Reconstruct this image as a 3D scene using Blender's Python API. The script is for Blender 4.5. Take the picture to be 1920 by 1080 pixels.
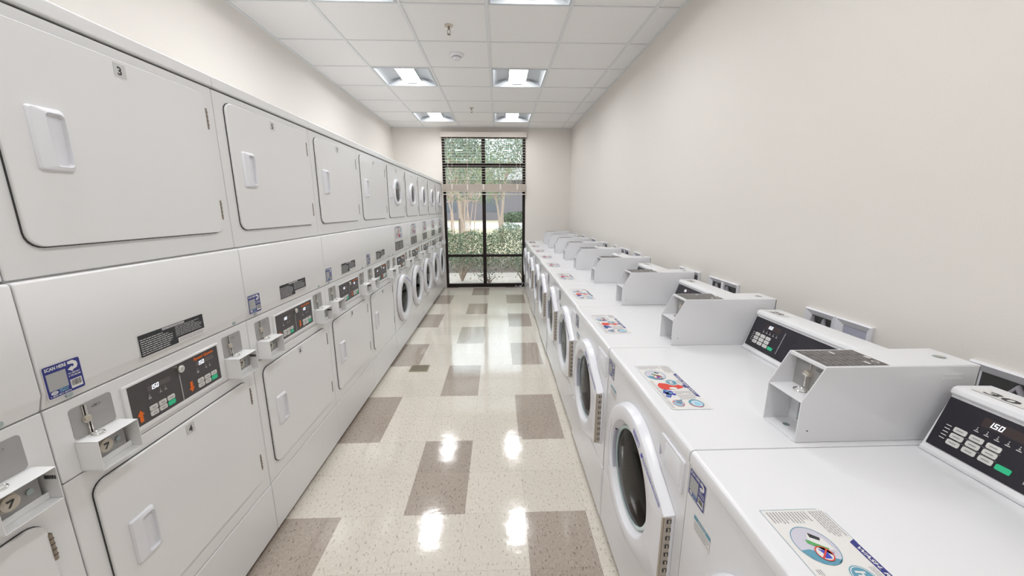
import bpy, bmesh, math, random
from mathutils import Vector, Matrix
for o in list(bpy.data.objects): bpy.data.objects.remove(o)
S = bpy.context.scene
COL = S.collection
PI = math.pi
rnd = random.Random(7)

# ------------------------------------------------------------ camera
F_PX, PITCH, YAW, ROLL, CAM_H = 703.65, 0.2088, 0.0351, 0.0009, 1.4998
def _cam(v):
    X, Y, Z = v
    c, s = math.cos(YAW), math.sin(YAW); x = c*X-s*Y; y = s*X+c*Y
    c, s = math.cos(PITCH), math.sin(PITCH); d = y*c-Z*s; u = y*s+Z*c
    c, s = math.cos(ROLL), math.sin(ROLL); x, u = c*x-s*u, s*x+c*u
    return x, u, d
_b = [_cam(v) for v in ((1,0,0),(0,1,0),(0,0,1))]
right = Vector([b[0] for b in _b]); up = Vector([b[1] for b in _b]); fwd = Vector([b[2] for b in _b])
cd = bpy.data.cameras.new('camera'); cam = bpy.data.objects.new('camera', cd); COL.objects.link(cam)
M = Matrix((right, up, -fwd)).transposed().to_4x4(); M.translation = (0, 0, CAM_H)
cam.matrix_world = M
cd.sensor_width = 36; cd.lens = F_PX/1920*36; cd.clip_start = .02; cd.clip_end = 300
S.camera = cam

# ------------------------------------------------------------ world, sun, exposure
W = bpy.data.worlds.new('overcast_sky'); S.world = W; W.use_nodes = True
bg = W.node_tree.nodes['Background']; bg.inputs[0].default_value = (.86, .93, 1, 1); bg.inputs[1].default_value = 3.3
sd = bpy.data.lights.new('sun', 'SUN'); sd.energy = 1.3; sd.angle = .12; sd.color = (1, .95, .86)
sun = bpy.data.objects.new('sun', sd); COL.objects.link(sun); sun.rotation_euler = (math.radians(48), 0, math.radians(205))
S.view_settings.view_transform = 'Standard'; S.view_settings.look = 'None'
S.view_settings.gamma = 1; S.view_settings.use_curve_mapping = False
S.view_settings.exposure = 0.21
LAMP = 30.0

# ------------------------------------------------------------ materials
MATS = {}
def mat(name, col=(.8,.8,.8), rough=.5, metal=0, emit=None, es=0, spec=None, coat=0):
    if name in MATS: return MATS[name]
    m = bpy.data.materials.new(name); m.use_nodes = True
    p = m.node_tree.nodes['Principled BSDF']
    p.inputs['Base Color'].default_value = (*col, 1); p.inputs['Roughness'].default_value = rough
    p.inputs['Metallic'].default_value = metal
    if spec is not None: p.inputs['Specular IOR Level'].default_value = spec
    if coat: p.inputs['Coat Weight'].default_value = coat; p.inputs['Coat Roughness'].default_value = .05
    if emit: p.inputs['Emission Color'].default_value = (*emit, 1); p.inputs['Emission Strength'].default_value = es
    MATS[name] = m; return m
class NT:
    def __init__(s, m): s.m = m; s.t = m.node_tree; s.p = s.t.nodes['Principled BSDF']
    def n(s, typ, **kw):
        n = s.t.nodes.new(typ)
        for k, v in kw.items(): setattr(n, k, v)
        return n
    def l(s, a, b): s.t.links.new(a, b)
    def math(s, op, a, b=None, c=None):
        n = s.n('ShaderNodeMath', operation=op)
        for i, v in enumerate((a, b, c)):
            if v is None: continue
            if isinstance(v, (int, float)): n.inputs[i].default_value = v
            else: s.l(v, n.inputs[i])
        return n.outputs[0]
    def mix(s, fac, a, b):
        n = s.n('ShaderNodeMix', data_type='RGBA')
        for i, v in ((0, fac), (6, a), (7, b)):
            if isinstance(v, (int, float)): n.inputs[i].default_value = v
            elif isinstance(v, tuple): n.inputs[i].default_value = (*v, 1)
            else: s.l(v, n.inputs[i])
        return n.outputs[2]
    def noise(s, vec, scale, detail=2, rough=.5):
        n = s.n('ShaderNodeTexNoise'); n.inputs['Scale'].default_value = scale; n.inputs['Detail'].default_value = detail
        n.inputs['Roughness'].default_value = rough
        if vec is not None: s.l(vec, n.inputs['Vector'])
        return n.outputs['Fac']
    def pos(s): return s.n('ShaderNodeNewGeometry').outputs['Position']
    def bump(s, h, strength, dist=.001):
        b = s.n('ShaderNodeBump'); b.inputs['Strength'].default_value = strength; b.inputs['Distance'].default_value = dist
        s.l(h, b.inputs['Height']); s.l(b.outputs[0], s.p.inputs['Normal'])
def ramp_thr(nt, v, lo, hi):
    n = nt.n('ShaderNodeMapRange'); n.inputs[1].default_value = lo; n.inputs[2].default_value = hi; nt.l(v, n.inputs[0]); return n.outputs[0]

ENAMEL = mat('white_enamel', (.85, .845, .845), .2)
_n = NT(ENAMEL); _n.bump(_n.noise(_n.pos(), 900, 1), .03, .0004)
ENAMEL2 = mat('white_enamel_washer', (.82, .82, .84), .2)
PLASTIC = mat('white_plastic', (.83, .83, .87), .25)
PLASTIC2 = mat('lilac_grey_plastic', (.42, .43, .52), .35)
BLACK = mat('console_black', (.018, .016, .024), .18)
CHAR = mat('panel_charcoal', (.075, .068, .07), .35)
DISP = mat('display_smoke', (.13, .11, .115), .3)
DISP2 = mat('display_dark_brown', (.045, .03, .03), .25)
DIGIT = mat('display_digit', (.8, .85, 1), .5, emit=(.85, .9, 1), es=1.4)
ORANGE = mat('print_orange', (.85, .16, .01), .5)
PWHITE = mat('print_white', (.78, .78, .76), .5)
PGREY = mat('print_grey', (.42, .42, .42), .5)
PDARK = mat('print_dark', (.03, .03, .035), .5)
PTEXT = mat('print_small_text', (.33, .31, .34), .6)
PBROWN = mat('label_brown', (.085, .072, .068), .4)
PNAVY = mat('print_navy', (.028, .035, .22), .4)
PBLUE = mat('print_blue', (.06, .07, .5), .5)
PTEAL = mat('print_teal', (.12, .33, .45), .5)
PSKY = mat('print_light_blue', (.3, .62, .78), .5)
PRED = mat('print_red', (.72, .06, .04), .5)
PPAPER = mat('decal_paper', (.8, .78, .76), .4)
PGREEN = mat('print_green', (.1, .4, .12), .5)
KEYW = mat('key_white', (.72, .71, .68), .45)
KEYG = mat('key_green', (.02, .42, .2), .45, emit=(.05, .8, .4), es=.12)
CHROME = mat('chrome', (.75, .73, .68), .12, 1)
STEEL = mat('hinge_steel', (.36, .31, .26), .4, 1)
HING2 = mat('piano_hinge', (.55, .5, .44), .4, .8)
SCREW = mat('zinc_screw', (.42, .5, .5), .3, .9)
PLATE = mat('coin_plate_grey', (.40, .39, .385), .4, .1)
LOCKM = mat('lock_cream', (.55, .5, .42), .35, .2)
GAPDARK = mat('dark_gap', (.05, .05, .05), .8)  # slots, plinths and recesses; also the painted shadow gap round dryer doors
DRUM = mat('drum_steel', (.06, .058, .06), .25, .8)
RUBBER = mat('black_rubber', (.02, .02, .02), .5)
TEAL = mat('glass_rim_teal', (.42, .54, .54), .12)
FRAME = mat('window_bronze', (.018, .012, .011), .55, spec=.25)
SLAT = mat('blind_slat', (.60, .52, .45), .5)
SLATW = mat('blind_white', (.72, .66, .6), .5)
BRASS = mat('vent_brass', (.42, .36, .25), .4, .5)
HOSE = mat('hose_grey', (.4, .38, .42), .4)
TBAR = mat('ceiling_grid', (.78, .79, .79), .5)
REFL = mat('troffer_reflector', (.60, .63, .66), .5)
LENS = mat('troffer_lens', (.9, .9, .9), .6, emit=(.97, .985, 1), es=LAMP)
BARK = mat('bark', (.33, .25, .2), .8)
BRICK = mat('far_brick', (.17, .15, .165), .9)

def glass_mat(name, tint, ior=1.5, rough=0.0):
    m = bpy.data.materials.new(name); m.use_nodes = True; t = m.node_tree; t.nodes.clear()
    o = t.nodes.new('ShaderNodeOutputMaterial'); mx = t.nodes.new('ShaderNodeMixShader'); tr = t.nodes.new('ShaderNodeBsdfTransparent')
    gl = t.nodes.new('ShaderNodeBsdfGlossy'); gl.inputs['Roughness'].default_value = rough; fr = t.nodes.new('ShaderNodeFresnel'); fr.inputs[0].default_value = ior
    tr.inputs[0].default_value = (*tint, 1)
    for a, b in ((fr.outputs[0], mx.inputs[0]), (tr.outputs[0], mx.inputs[1]), (gl.outputs[0], mx.inputs[2]), (mx.outputs[0], o.inputs[0])): t.links.new(a, b)
    MATS[name] = m; return m
WGLASS = glass_mat('window_glass', (.93, .96, .95), 1.7)
PGLASS = glass_mat('porthole_glass', (.14, .125, .12), 1.17, .0)

WALL = mat('wall_paint', (.80, .762, .715), .5)
_n = NT(WALL); _n.bump(_n.noise(_n.pos(), 160, 3), .25, .0012)
TILE = mat('ceiling_tile', (.88, .87, .855), .85)
_n = NT(TILE); _p = _n.pos()
_f = ramp_thr(_n, _n.noise(_p, 220, 2), .62, .68)
_n.l(_n.mix(_n.math('MULTIPLY', _f, .35), (.88, .87, .855), (.68, .66, .64)), _n.p.inputs['Base Color']); _n.bump(_n.noise(_p, 300, 2), .4, .001)

# floor tiles
T = .3048; FX, FY = -.4866, 1.6153
FLOORM = mat('vinyl_tile', (.7, .65, .57), .1)
n = NT(FLOORM); g = n.pos(); sp = n.n('ShaderNodeSeparateXYZ'); n.l(g, sp.inputs[0])
cx = n.math('DIVIDE', n.math('SUBTRACT', sp.outputs[0], FX), T); cy = n.math('DIVIDE', n.math('SUBTRACT', sp.outputs[1], FY), T)
colf = n.math('FLOOR', cx); rowf = n.math('FLOOR', cy); row2 = n.math('FLOOR', n.math('DIVIDE', cy, 2))
def eq(a, v): return n.math('COMPARE', a, v, .1)
cm = n.math('FLOORED_MODULO', colf, 4); rm = n.math('FLOORED_MODULO', row2, 2)
brown = n.math('ADD', n.math('MULTIPLY', eq(cm, 0), eq(rm, 0)), n.math('MULTIPLY', eq(cm, 2), eq(rm, 1)))
def seam(c, w):
    f = n.math('FRACT', c); e = n.math('MINIMUM', f, n.math('SUBTRACT', 1, f)); return n.math('LESS_THAN', e, w)
sm = n.math('MAXIMUM', seam(cx, .0022), seam(cy, .0022))
comb = n.n('ShaderNodeCombineXYZ'); n.l(colf, comb.inputs[0]); n.l(rowf, comb.inputs[1])
wn = n.n('ShaderNodeTexWhiteNoise', noise_dimensions='2D'); n.l(comb.outputs[0], wn.inputs['Vector'])
mp = n.n('ShaderNodeMapping'); mp.inputs['Scale'].default_value = (1, .45, 1); mp.inputs['Rotation'].default_value = (0, 0, .5); n.l(g, mp.inputs[0])
mp2 = n.n('ShaderNodeMapping'); mp2.inputs['Scale'].default_value = (1, .5, 1); mp2.inputs['Rotation'].default_value = (0, 0, -.7); n.l(g, mp2.inputs[0])
fl1 = ramp_thr(n, n.noise(mp.outputs[0], 105, 1), .635, .675)
fl2 = ramp_thr(n, n.noise(mp2.outputs[0], 190, 1), .64, .69)
soft = n.noise(g, 60, 3)
cream = n.mix(soft, (.655, .595, .51), (.775, .72, .64))
cream = n.mix(n.math('MULTIPLY', fl1, .6), cream, (.33, .27, .2)); cream = n.mix(n.math('MULTIPLY', fl2, .5), cream, (.86, .83, .77))
br = n.mix(soft, (.34, .28, .23), (.475, .405, .345))
br = n.mix(n.math('MULTIPLY', fl1, .8), br, (.19, .155, .125)); br = n.mix(n.math('MULTIPLY', fl2, .8), br, (.55, .48, .41))
c = n.mix(brown, cream, br)
hsv = n.n('ShaderNodeHueSaturation'); n.l(c, hsv.inputs['Color']); n.l(n.math('ADD', .965, n.math('MULTIPLY', wn.outputs[0], .07)), hsv.inputs['Value'])
c = n.mix(n.math('MULTIPLY', sm, .38), hsv.outputs[0], (.2, .16, .12))
n.l(c, n.p.inputs['Base Color'])
rr_ = n.math('ADD', .035, n.math('MULTIPLY', n.noise(g, 14, 4), .10)); n.l(rr_, n.p.inputs['Roughness'])
n.p.inputs['Specular IOR Level'].default_value = .78
b1 = n.n('ShaderNodeBump'); b1.inputs['Strength'].default_value = .35; b1.inputs['Distance'].default_value = .0016; n.l(n.noise(g, 16, 3), b1.inputs['Height'])
b2 = n.n('ShaderNodeBump'); b2.inputs['Strength'].default_value = .12; b2.inputs['Distance'].default_value = .0006; n.l(n.noise(g, 260, 1), b2.inputs['Height']); n.l(b1.outputs[0], b2.inputs['Normal'])
n.l(b2.outputs[0], n.p.inputs['Normal'])

def noisy(name, a, b, scale, rough=.9):
    m = mat(name, a, rough); q = NT(m); q.l(q.mix(ramp_thr(q, q.noise(q.pos(), scale, 4), .35, .65), a, b), q.p.inputs['Base Color']); return m
CONC = noisy('concrete', (.33, .28, .25), (.40, .35, .32), 12)
MULCH = noisy('mulch', (.07, .045, .035), (.18, .14, .12), 25)
LAWN = noisy('dry_lawn', (.36, .30, .2), (.42, .36, .26), 3)
ROAD = noisy('pale_road', (.4, .39, .38), (.45, .44, .43), 4)
LEAFA = noisy('leaf_green', (.018, .05, .012), (.075, .13, .035), 9, .55)
LEAFB = noisy('leaf_grey_green', (.07, .12, .06), (.16, .22, .14), 7, .6)
LEAFC = noisy('leaf_yellow_green', (.11, .16, .035), (.20, .23, .09), 8, .6)
LEAFD = noisy('leaf_tree', (.07, .13, .09), (.16, .23, .17), 3, .6)

# ------------------------------------------------------------ mesh builder
_tc = {}
def text_geo(s, bold=0.0):
    k = (s, bold)
    if k in _tc: return _tc[k]
    cu = bpy.data.curves.new('t', 'FONT'); cu.body = s; cu.resolution_u = 2; cu.offset = bold; cu.size = 1
    o = bpy.data.objects.new('t', cu); me = o.to_mesh()
    vs = [(v.co.x, v.co.y) for v in me.vertices]; fs = [tuple(p.vertices) for p in me.polygons]
    o.to_mesh_clear(); bpy.data.objects.remove(o); bpy.data.curves.remove(cu)
    if vs:
        x0 = min(v[0] for v in vs); x1 = max(v[0] for v in vs); y0 = min(v[1] for v in vs); y1 = max(v[1] for v in vs)
        vs = [((x-x0), (y-y0)) for x, y in vs]; r = (vs, fs, x1-x0, y1-y0)
    else: r = ([], [], 1, 1)
    _tc[k] = r; return r

def rr(x0, z0, x1, z1, r, n=5):
    P = []
    for cx_, cz_, a0 in ((x1-r, z1-r, 0), (x0+r, z1-r, 90), (x0+r, z0+r, 180), (x1-r, z0+r, 270)):
        for i in range(n+1):
            a = math.radians(a0+90*i/n); P.append((cx_+r*math.cos(a), cz_+r*math.sin(a)))
    return P
def circ(cx_, cz_, r, n=32, rz=None): return [(cx_+r*math.cos(2*PI*i/n), cz_+(rz or r)*math.sin(2*PI*i/n)) for i in range(n)]

class MB:
    def __init__(s): s.v = []; s.f = []; s.m = []; s.mats = []; s.smooth = False
    def mi(s, m):
        if m not in s.mats: s.mats.append(m)
        return s.mats.index(m)
    def add(s, vs, fs, m):
        b = len(s.v); s.v += [tuple(v) for v in vs]; k = s.mi(m)
        for f in fs: s.f.append(tuple(b+i for i in f)); s.m.append(k)
    def box(s, x0, x1, y0, y1, z0, z1, m):
        s.add([(x0,y0,z0),(x1,y0,z0),(x1,y1,z0),(x0,y1,z0),(x0,y0,z1),(x1,y0,z1),(x1,y1,z1),(x0,y1,z1)],
              [(0,3,2,1),(4,5,6,7),(0,1,5,4),(1,2,6,5),(2,3,7,6),(3,0,4,7)], m); return s
    def slab(s, P, y0, y1, m, back=True):       # polygon in XZ, extruded in Y
        n = len(P); vs = [(x, y0, z) for x, z in P]+[(x, y1, z) for x, z in P]
        fs = [tuple(range(n-1, -1, -1))]+([tuple(range(n, 2*n))] if back else [])+[(i, (i+1) % n, n+(i+1) % n, n+i) for i in range(n)]
        s.add(vs, fs, m); return s
    def prism(s, P, x0, x1, m):                 # polygon in YZ, extruded in X
        n = len(P); vs = [(x0, y, z) for y, z in P]+[(x1, y, z) for y, z in P]
        s.add(vs, [tuple(range(n)), tuple(range(2*n-1, n-1, -1))]+[(i, n+i, n+(i+1) % n, (i+1) % n) for i in range(n)], m); return s
    def loft(s, rings, m, cap0=False, cap1=False, closed=True):
        n = len(rings[0]); vs = [p for r in rings for p in r]; fs = []
        for k in range(len(rings)-1):
            for i in range(n if closed else n-1):
                fs.append((k*n+i, k*n+(i+1) % n, (k+1)*n+(i+1) % n, (k+1)*n+i))
        if cap0: fs.append(tuple(range(n-1, -1, -1)))
        if cap1: fs.append(tuple(range((len(rings)-1)*n, len(rings)*n)))
        s.add(vs, fs, m); return s
    def tube(s, path, r, m, n=8, cap=True):
        path = [Vector(p) for p in path]; rings = []
        for i, p in enumerate(path):
            t = (path[min(i+1, len(path)-1)]-path[max(i-1, 0)]).normalized()
            a = t.orthogonal().normalized() if i == 0 else (rings_a - t*rings_a.dot(t)).normalized()
            rings_a = a; b = t.cross(a); q = r[i] if isinstance(r, (list, tuple)) else r
            rings.append([p+(a*math.cos(2*PI*k/n)+b*math.sin(2*PI*k/n))*q for k in range(n)])
        return s.loft(rings, m, cap, cap)
    def cyl(s, c, axis, r, h, m, n=20):
        c = Vector(c); a = Vector(axis).normalized(); return s.tube([c, c+a*h], r, m, n)
    def build(s, name, parent=None, bevel=0, seg=2, smooth=False, angle=40):
        me = bpy.data.meshes.new(name); me.from_pydata(s.v, [], s.f); me.polygons.foreach_set('material_index', s.m)
        for m in s.mats: me.materials.append(m)
        bm = bmesh.new(); bm.from_mesh(me); bmesh.ops.recalc_face_normals(bm, faces=bm.faces)
        if smooth or bevel:
            for f in bm.faces: f.smooth = True
            if smooth and not bevel:
                for e in bm.edges:
                    if len(e.link_faces) == 2 and e.calc_face_angle(0) > math.radians(angle): e.smooth = False
        bm.to_mesh(me); bm.free(); me.update()
        o = bpy.data.objects.new(name, me); COL.objects.link(o)
        if parent: o.parent = parent
        if bevel:
            b = o.modifiers.new('bevel', 'BEVEL'); b.width = bevel; b.segments = seg; b.limit_method = 'ANGLE'; b.angle_limit = math.radians(35)
            b.harden_normals = True
        return o

class Flat:
    """print on a plane: origin O, axes U (right) and V (up), lifted along N in thin layers"""
    def __init__(s, mb, O, U, V, base=.0006, step=.00025):
        s.mb = mb; s.O = Vector(O); s.U = Vector(U).normalized(); s.V = Vector(V).normalized(); s.N = s.U.cross(s.V); s.b = base; s.st = step
    def P(s, u, v, L): return s.O+s.U*u+s.V*v+s.N*(s.b+s.st*L)
    def poly(s, pts, m, L=0): s.mb.add([s.P(u, v, L) for u, v in pts], [tuple(range(len(pts)))], m)
    def rect(s, u0, v0, u1, v1, m, L=0): s.poly([(u0,v0),(u1,v0),(u1,v1),(u0,v1)], m, L)
    def ring(s, c, r0, r1, m, L=0, n=32, k=1.0, a0=0, a1=2*PI):
        for i in range(n):
            a = a0+(a1-a0)*i/n; b = a0+(a1-a0)*(i+1)/n
            s.poly([(c[0]+r0*math.cos(a), c[1]+k*r0*math.sin(a)), (c[0]+r1*math.cos(a), c[1]+k*r1*math.sin(a)), (c[0]+r1*math.cos(b), c[1]+k*r1*math.sin(b)), (c[0]+r0*math.cos(b), c[1]+k*r0*math.sin(b))], m, L)
    def text(s, t, u, v, h, m, L=1, w=None, bold=.015, rot=0, slant=0):
        vs, fs, tw, th = text_geo(t, bold); k = h/th; kx = (w/tw) if w else k; c, q = math.cos(rot), math.sin(rot)
        s.mb.add([s.P(u+(x*kx+slant*y*k)*c-y*k*q, v+(x*kx+slant*y*k)*q+y*k*c, L) for x, y in vs], fs, m)
    def lines(s, u0, v0, u1, v1, nl, m, L=1, seed=0, fill=.45, dash=True):
        R = random.Random(seed); p = (v1-v0)/nl
        for i in range(nl):
            v = v1-(i+.5)*p; e = u1-(u1-u0)*R.choice([0, 0, .05, .12, .3]); u = u0
            while u < e:
                w = (u1-u0)*R.uniform(.05, .16) if dash else e-u
                s.rect(u, v-p*fill/2, min(u+w, e), v+p*fill/2, m, L); u += w+(u1-u0)*.018
    def seg7(s, txt, u, v, h, m, L=2):
        SEG = {'1': 'bc', '5': 'afgcd', '0': 'abcdef'}; w = h*.55; t = h*.13
        for ch in txt:
            if ch == '.': s.rect(u-t*.9, v, u, v+t, m, L); continue
            for q in SEG[ch]:
                R_ = dict(a=(0,h-t,w,h), b=(w-t,h/2,w,h), c=(w-t,0,w,h/2), d=(0,0,w,t), e=(0,0,t,h/2), f=(0,h/2,t,h), g=(0,h/2-t/2,w,h/2+t/2))[q]
                sl = .12
                s.poly([(u+R_[0]+sl*R_[1], v+R_[1]), (u+R_[2]+sl*R_[1], v+R_[1]), (u+R_[2]+sl*R_[3], v+R_[3]), (u+R_[0]+sl*R_[3], v+R_[3])], m, L)
            u += w*1.35

def empty(name, loc=(0,0,0), rz=0, label=None, cat=None, group=None):
    o = bpy.data.objects.new(name, None); COL.objects.link(o); o.location = loc; o.rotation_euler = (0, 0, rz); o.empty_display_size = .1
    if label: o['label'] = label
    if cat: o['category'] = cat
    if group: o['group'] = group
    return o
def tag(o, label=None, cat=None, group=None, kind=None):
    for k, v in (('label', label), ('category', cat), ('group', group), ('kind', kind)):
        if v: o[k] = v
    return o
def struct(o): o['kind'] = 'structure'; return o
def copy_tree(o, parent=None):
    c = o.copy(); COL.objects.link(c); c.parent = parent
    for ch in list(o.children): copy_tree(ch, c)
    return c

# ------------------------------------------------------------ room shell
XL, XR, YB, YF, ZC = -1.8735, 1.3317, 7.15, -1.9, 2.9018
SY0, SY1 = YF-.2, 11.3
b = MB(); b.box(XL-.15, XR+.15, YF-.15, YB+.16, -.12, 0, FLOORM); struct(b.build('floor'))
b = MB(); b.box(XL-.15, XL, YF-.15, YB+.15, 0, 3.2, WALL); struct(b.build('wall_left'))
b = MB(); b.box(XR, XR+.15, YF-.15, YB+.15, 0, 3.2, WALL); struct(b.build('wall_right'))
b = MB(); b.box(XL, XR, YF-.15, YF, 0, 3.2, WALL); struct(b.build('wall_front'))
WX0, WX1, WZ1 = -1.012, .498, 2.80
b = MB(); b.box(XL, WX0, YB, YB+.15, 0, 3.2, WALL); b.box(WX1, XR, YB, YB+.15, 0, 3.2, WALL); b.box(WX0, WX1, YB, YB+.15, WZ1, 3.2, WALL); struct(b.build('wall_back'))
b = MB()
for x0, x1, y0, y1 in ((XL, XL+.006, 1.0, YB),): b.box(x0, x1, 1.0, y1, 0, .1, PLATE)
# ceiling: grid of lay-in tiles, one mesh, cells with troffers left open
CX, CY, G = -1.2938, 3.0042, .6096
cells_lit = {(c_, r_) for c_ in (0, 2) for r_ in (-7, -4, -1, 2, 5)}
b = MB()
for ci in range(-1, 5):
    for ri in range(-9, 8):
        x0 = max(CX+ci*G, XL); x1 = min(CX+(ci+1)*G, XR); y0 = max(CY+ri*G, YF); y1 = min(CY+(ri+1)*G, YB)
        if x1-x0 < .01 or y1-y0 < .01 or (ci, ri) in cells_lit: continue
        b.add([(x0,y0,ZC+.006),(x0,y1,ZC+.006),(x1,y1,ZC+.006),(x1,y0,ZC+.006)], [(0,1,2,3)], TILE)
for ci in range(0, 5):
    x = CX+ci*G; b.box(x-.012, x+.012, YF, YB, ZC, ZC+.03, TBAR)
for ri in range(-8, 7):
    y = CY+ri*G; b.box(XL, XR, y-.007, y+.007, ZC+.0005, ZC+.03, TBAR)
b.box(XL, XL+.022, YF, YB, ZC-.002, ZC+.012, TBAR); b.box(XR-.022, XR, YF, YB, ZC-.002, ZC+.012, TBAR); b.box(XL, XR, YB-.022, YB, ZC-.002, ZC+.012, TBAR)
b.box(XL-.1, XR+.1, YF-.1, YB+.1, 3.16, 3.2, TILE)
struct(b.build('ceiling'))

# ------------------------------------------------------------ troffers
def make_troffer():
    root = empty('ceiling_light'); h = G/2-.013; b = MB()
    o_, i_ = h, h-.018
    for x0, x1, y0, y1 in ((-o_, -i_, -o_, o_), (i_, o_, -o_, o_), (-i_, i_, -o_, -i_), (-i_, i_, i_, o_)): b.box(x0, x1, y0, y1, -.003, .012, REFL)
    b.build('frame', root)
    b = MB(); lw = .098
    for sgn in (-1, 1):
        prof = [(sgn*i_, 0), (sgn*(i_-.004), .028), (sgn*(i_-.05), .058), (sgn*(i_-.11), .072), (sgn*lw, .074)]
        b.loft([[(x, -i_, z) for x, z in prof], [(x, i_, z) for x, z in prof]], REFL, closed=False)
        b.add([(-i_, sgn*i_, 0), (i_, sgn*i_, 0), (lw, sgn*(i_-.045), .072), (-lw, sgn*(i_-.045), .072)], [(0,1,2,3)], REFL)
        b.add([(-i_, sgn*i_, 0), (i_, sgn*i_, 0), (i_, sgn*i_, .075), (-i_, sgn*i_, .075)], [(0,1,2,3)], REFL)
    b.build('reflector', root, smooth=True, angle=60)
    b = MB(); prof = [(-lw, .050), (-lw*.6, .046), (0, .0445), (lw*.6, .046), (lw, .050)]
    e = i_-.03
    b.loft([[(x, -e, z) for x, z in prof], [(x, e, z) for x, z in prof]], LENS, closed=False)
    for sgn in (-1, 1): b.box(sgn*(lw+.002)-.0015, sgn*(lw+.002)+.0015, -e, e, .047, .075, REFL)
    b.build('lens', root, smooth=True)
    b = MB()
    for sgn in (-1, 1): b.box(-.06, .06, sgn*e-.004, sgn*e+.004, .02, .075, REFL)
    b.build('lens_cap', root)
    return root
TL = {(0,5): 'left recessed square ceiling light of the far pair, nearest the window', (2,5): 'right recessed square ceiling light of the far pair, nearest the window',
      (0,2): 'left recessed square ceiling light of the middle pair, past the detector', (2,2): 'right recessed square ceiling light of the middle pair',
      (0,-1): 'left recessed ceiling light cut off by the top photo edge', (2,-1): 'right recessed ceiling light cut off by the top photo edge',
      (0,-4): 'left recessed ceiling light above the camera', (2,-4): 'right recessed ceiling light above the camera',
      (0,-7): 'left recessed ceiling light behind the camera', (2,-7): 'right recessed ceiling light behind the camera'}
proto = None
for (ci, ri), lab in TL.items():
    t = make_troffer() if proto is None else copy_tree(proto); proto = proto or t
    t.location = (CX+(ci+.5)*G, CY+(ri+.5)*G, ZC); tag(t, lab, 'ceiling light', 'recessed ceiling lights')

def sprinkler(x, y, lab):
    t = empty('sprinkler', (x, y, ZC+.006), 0, lab, 'sprinkler', 'ceiling sprinklers')
    MB().cyl((0,0,-.006), (0,0,1), .034, .006, mat('sprinkler_cream', (.62,.56,.48), .4), 24).build('escutcheon', t, smooth=True)
    b = MB(); b.cyl((0,0,-.03), (0,0,1), .008, .025, STEEL, 12)
    for s_ in (-1, 1): b.tube([(s_*.007,0,-.028), (s_*.013,0,-.045), (s_*.003,0,-.062)], .0025, STEEL, 6)
    b.build('body', t, smooth=True)
    MB().cyl((0,0,-.066), (0,0,1), .014, .003, STEEL, 16).build('deflector', t, smooth=True)
sprinkler(-.379, 3.327, 'small pendant fire sprinkler in front of the smoke detector')
sprinkler(-.374, 5.797, 'small pendant fire sprinkler between the far ceiling lights')
t = empty('smoke_detector', (-.38, 3.90, ZC+.006), 0, 'round white smoke detector on the ceiling', 'smoke detector')
def lathe(prof, n=32): return [[(r*math.cos(2*PI*i/n), r*math.sin(2*PI*i/n), z) for i in range(n)] for r, z in prof]
MB().loft(lathe([(.066,0),(.066,-.008),(.06,-.014),(.04,-.018)]), PLASTIC, cap1=True).build('base', t, smooth=True)
MB().loft(lathe([(.04,-.017),(.038,-.034),(.03,-.042),(.012,-.045)]), PLASTIC, cap1=True).build('sensor_cap', t, smooth=True)
MB().loft(lathe([(.0405,-.022),(.0405,-.026)]), GAPDARK).build('vent_slot', t)

# ------------------------------------------------------------ shared machine parts (local: X right, front at Y=0 facing -Y, Z up)
Wd = .7115
def print_on(mb, s, z, y=0.0, **k): return Flat(mb, (s, -y, z), (1,0,0), (0,0,1), **k)

def service_sticker(parent, s, z, y=0, k=1.0, name='service_sticker'):
    b = MB(); f = print_on(b, s, z, y); w, h = .077*k, .077*k
    f.poly(rr(-.0015, -.0015, w+.0015, h+.0015, .005*k, 3), PPAPER, 0); f.poly(rr(0, 0, w, h, .004*k, 3), PNAVY, 1)
    f.text('SCAN HERE', .004*k, h*.845, .0085*k, PWHITE, 2, w=.044*k, bold=.03)
    f.rect(.004*k, .017*k, .044*k, .059*k, PGREY, 2)
    f.poly([(.051*k,.073*k),(.062*k,.074*k),(.070*k,.068*k),(.0715*k,.060*k),(.068*k,.053*k),(.059*k,.0505*k),(.059*k,.0465*k),(.0485*k,.054*k),(.059*k,.061*k),(.059*k,.0575*k),(.0635*k,.060*k),(.062*k,.065*k),(.051*k,.0665*k)], PWHITE, 2)
    f.text('TO REPORT', .047*k, .041*k, .0042*k, PWHITE, 2, w=.026*k); f.text('A PROBLEM', .047*k, .035*k, .0042*k, PWHITE, 2, w=.026*k)
    f.rect(.048*k, .006*k, .073*k, .028*k, PPAPER, 2)
    R = random.Random(3); u = .050*k
    while u < .071*k:
        q = R.uniform(.0004, .0012)*k; f.rect(u, .0115*k, u+q, .0262*k, PDARK, 3); u += q+R.uniform(.0005, .0012)*k
    f.ring((.013*k, .0115*k), 0, .0075*k, PWHITE, 2, 20, .55); f.text('CSC', .0085*k, .0098*k, .0035*k, PNAVY, 3, slant=.2)
    f.text('SERVICE', .023*k, .0125*k, .0034*k, PSKY, 2, w=.019*k); f.text('COMPANY', .023*k, .0082*k, .0034*k, PSKY, 2, w=.019*k)
    f.text('1-800-821-8274', .004*k, .0022*k, .004*k, PWHITE, 2, w=.042*k)
    o = b.build(name, parent); o['label'] = 'navy blue service sticker'; return o

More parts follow.
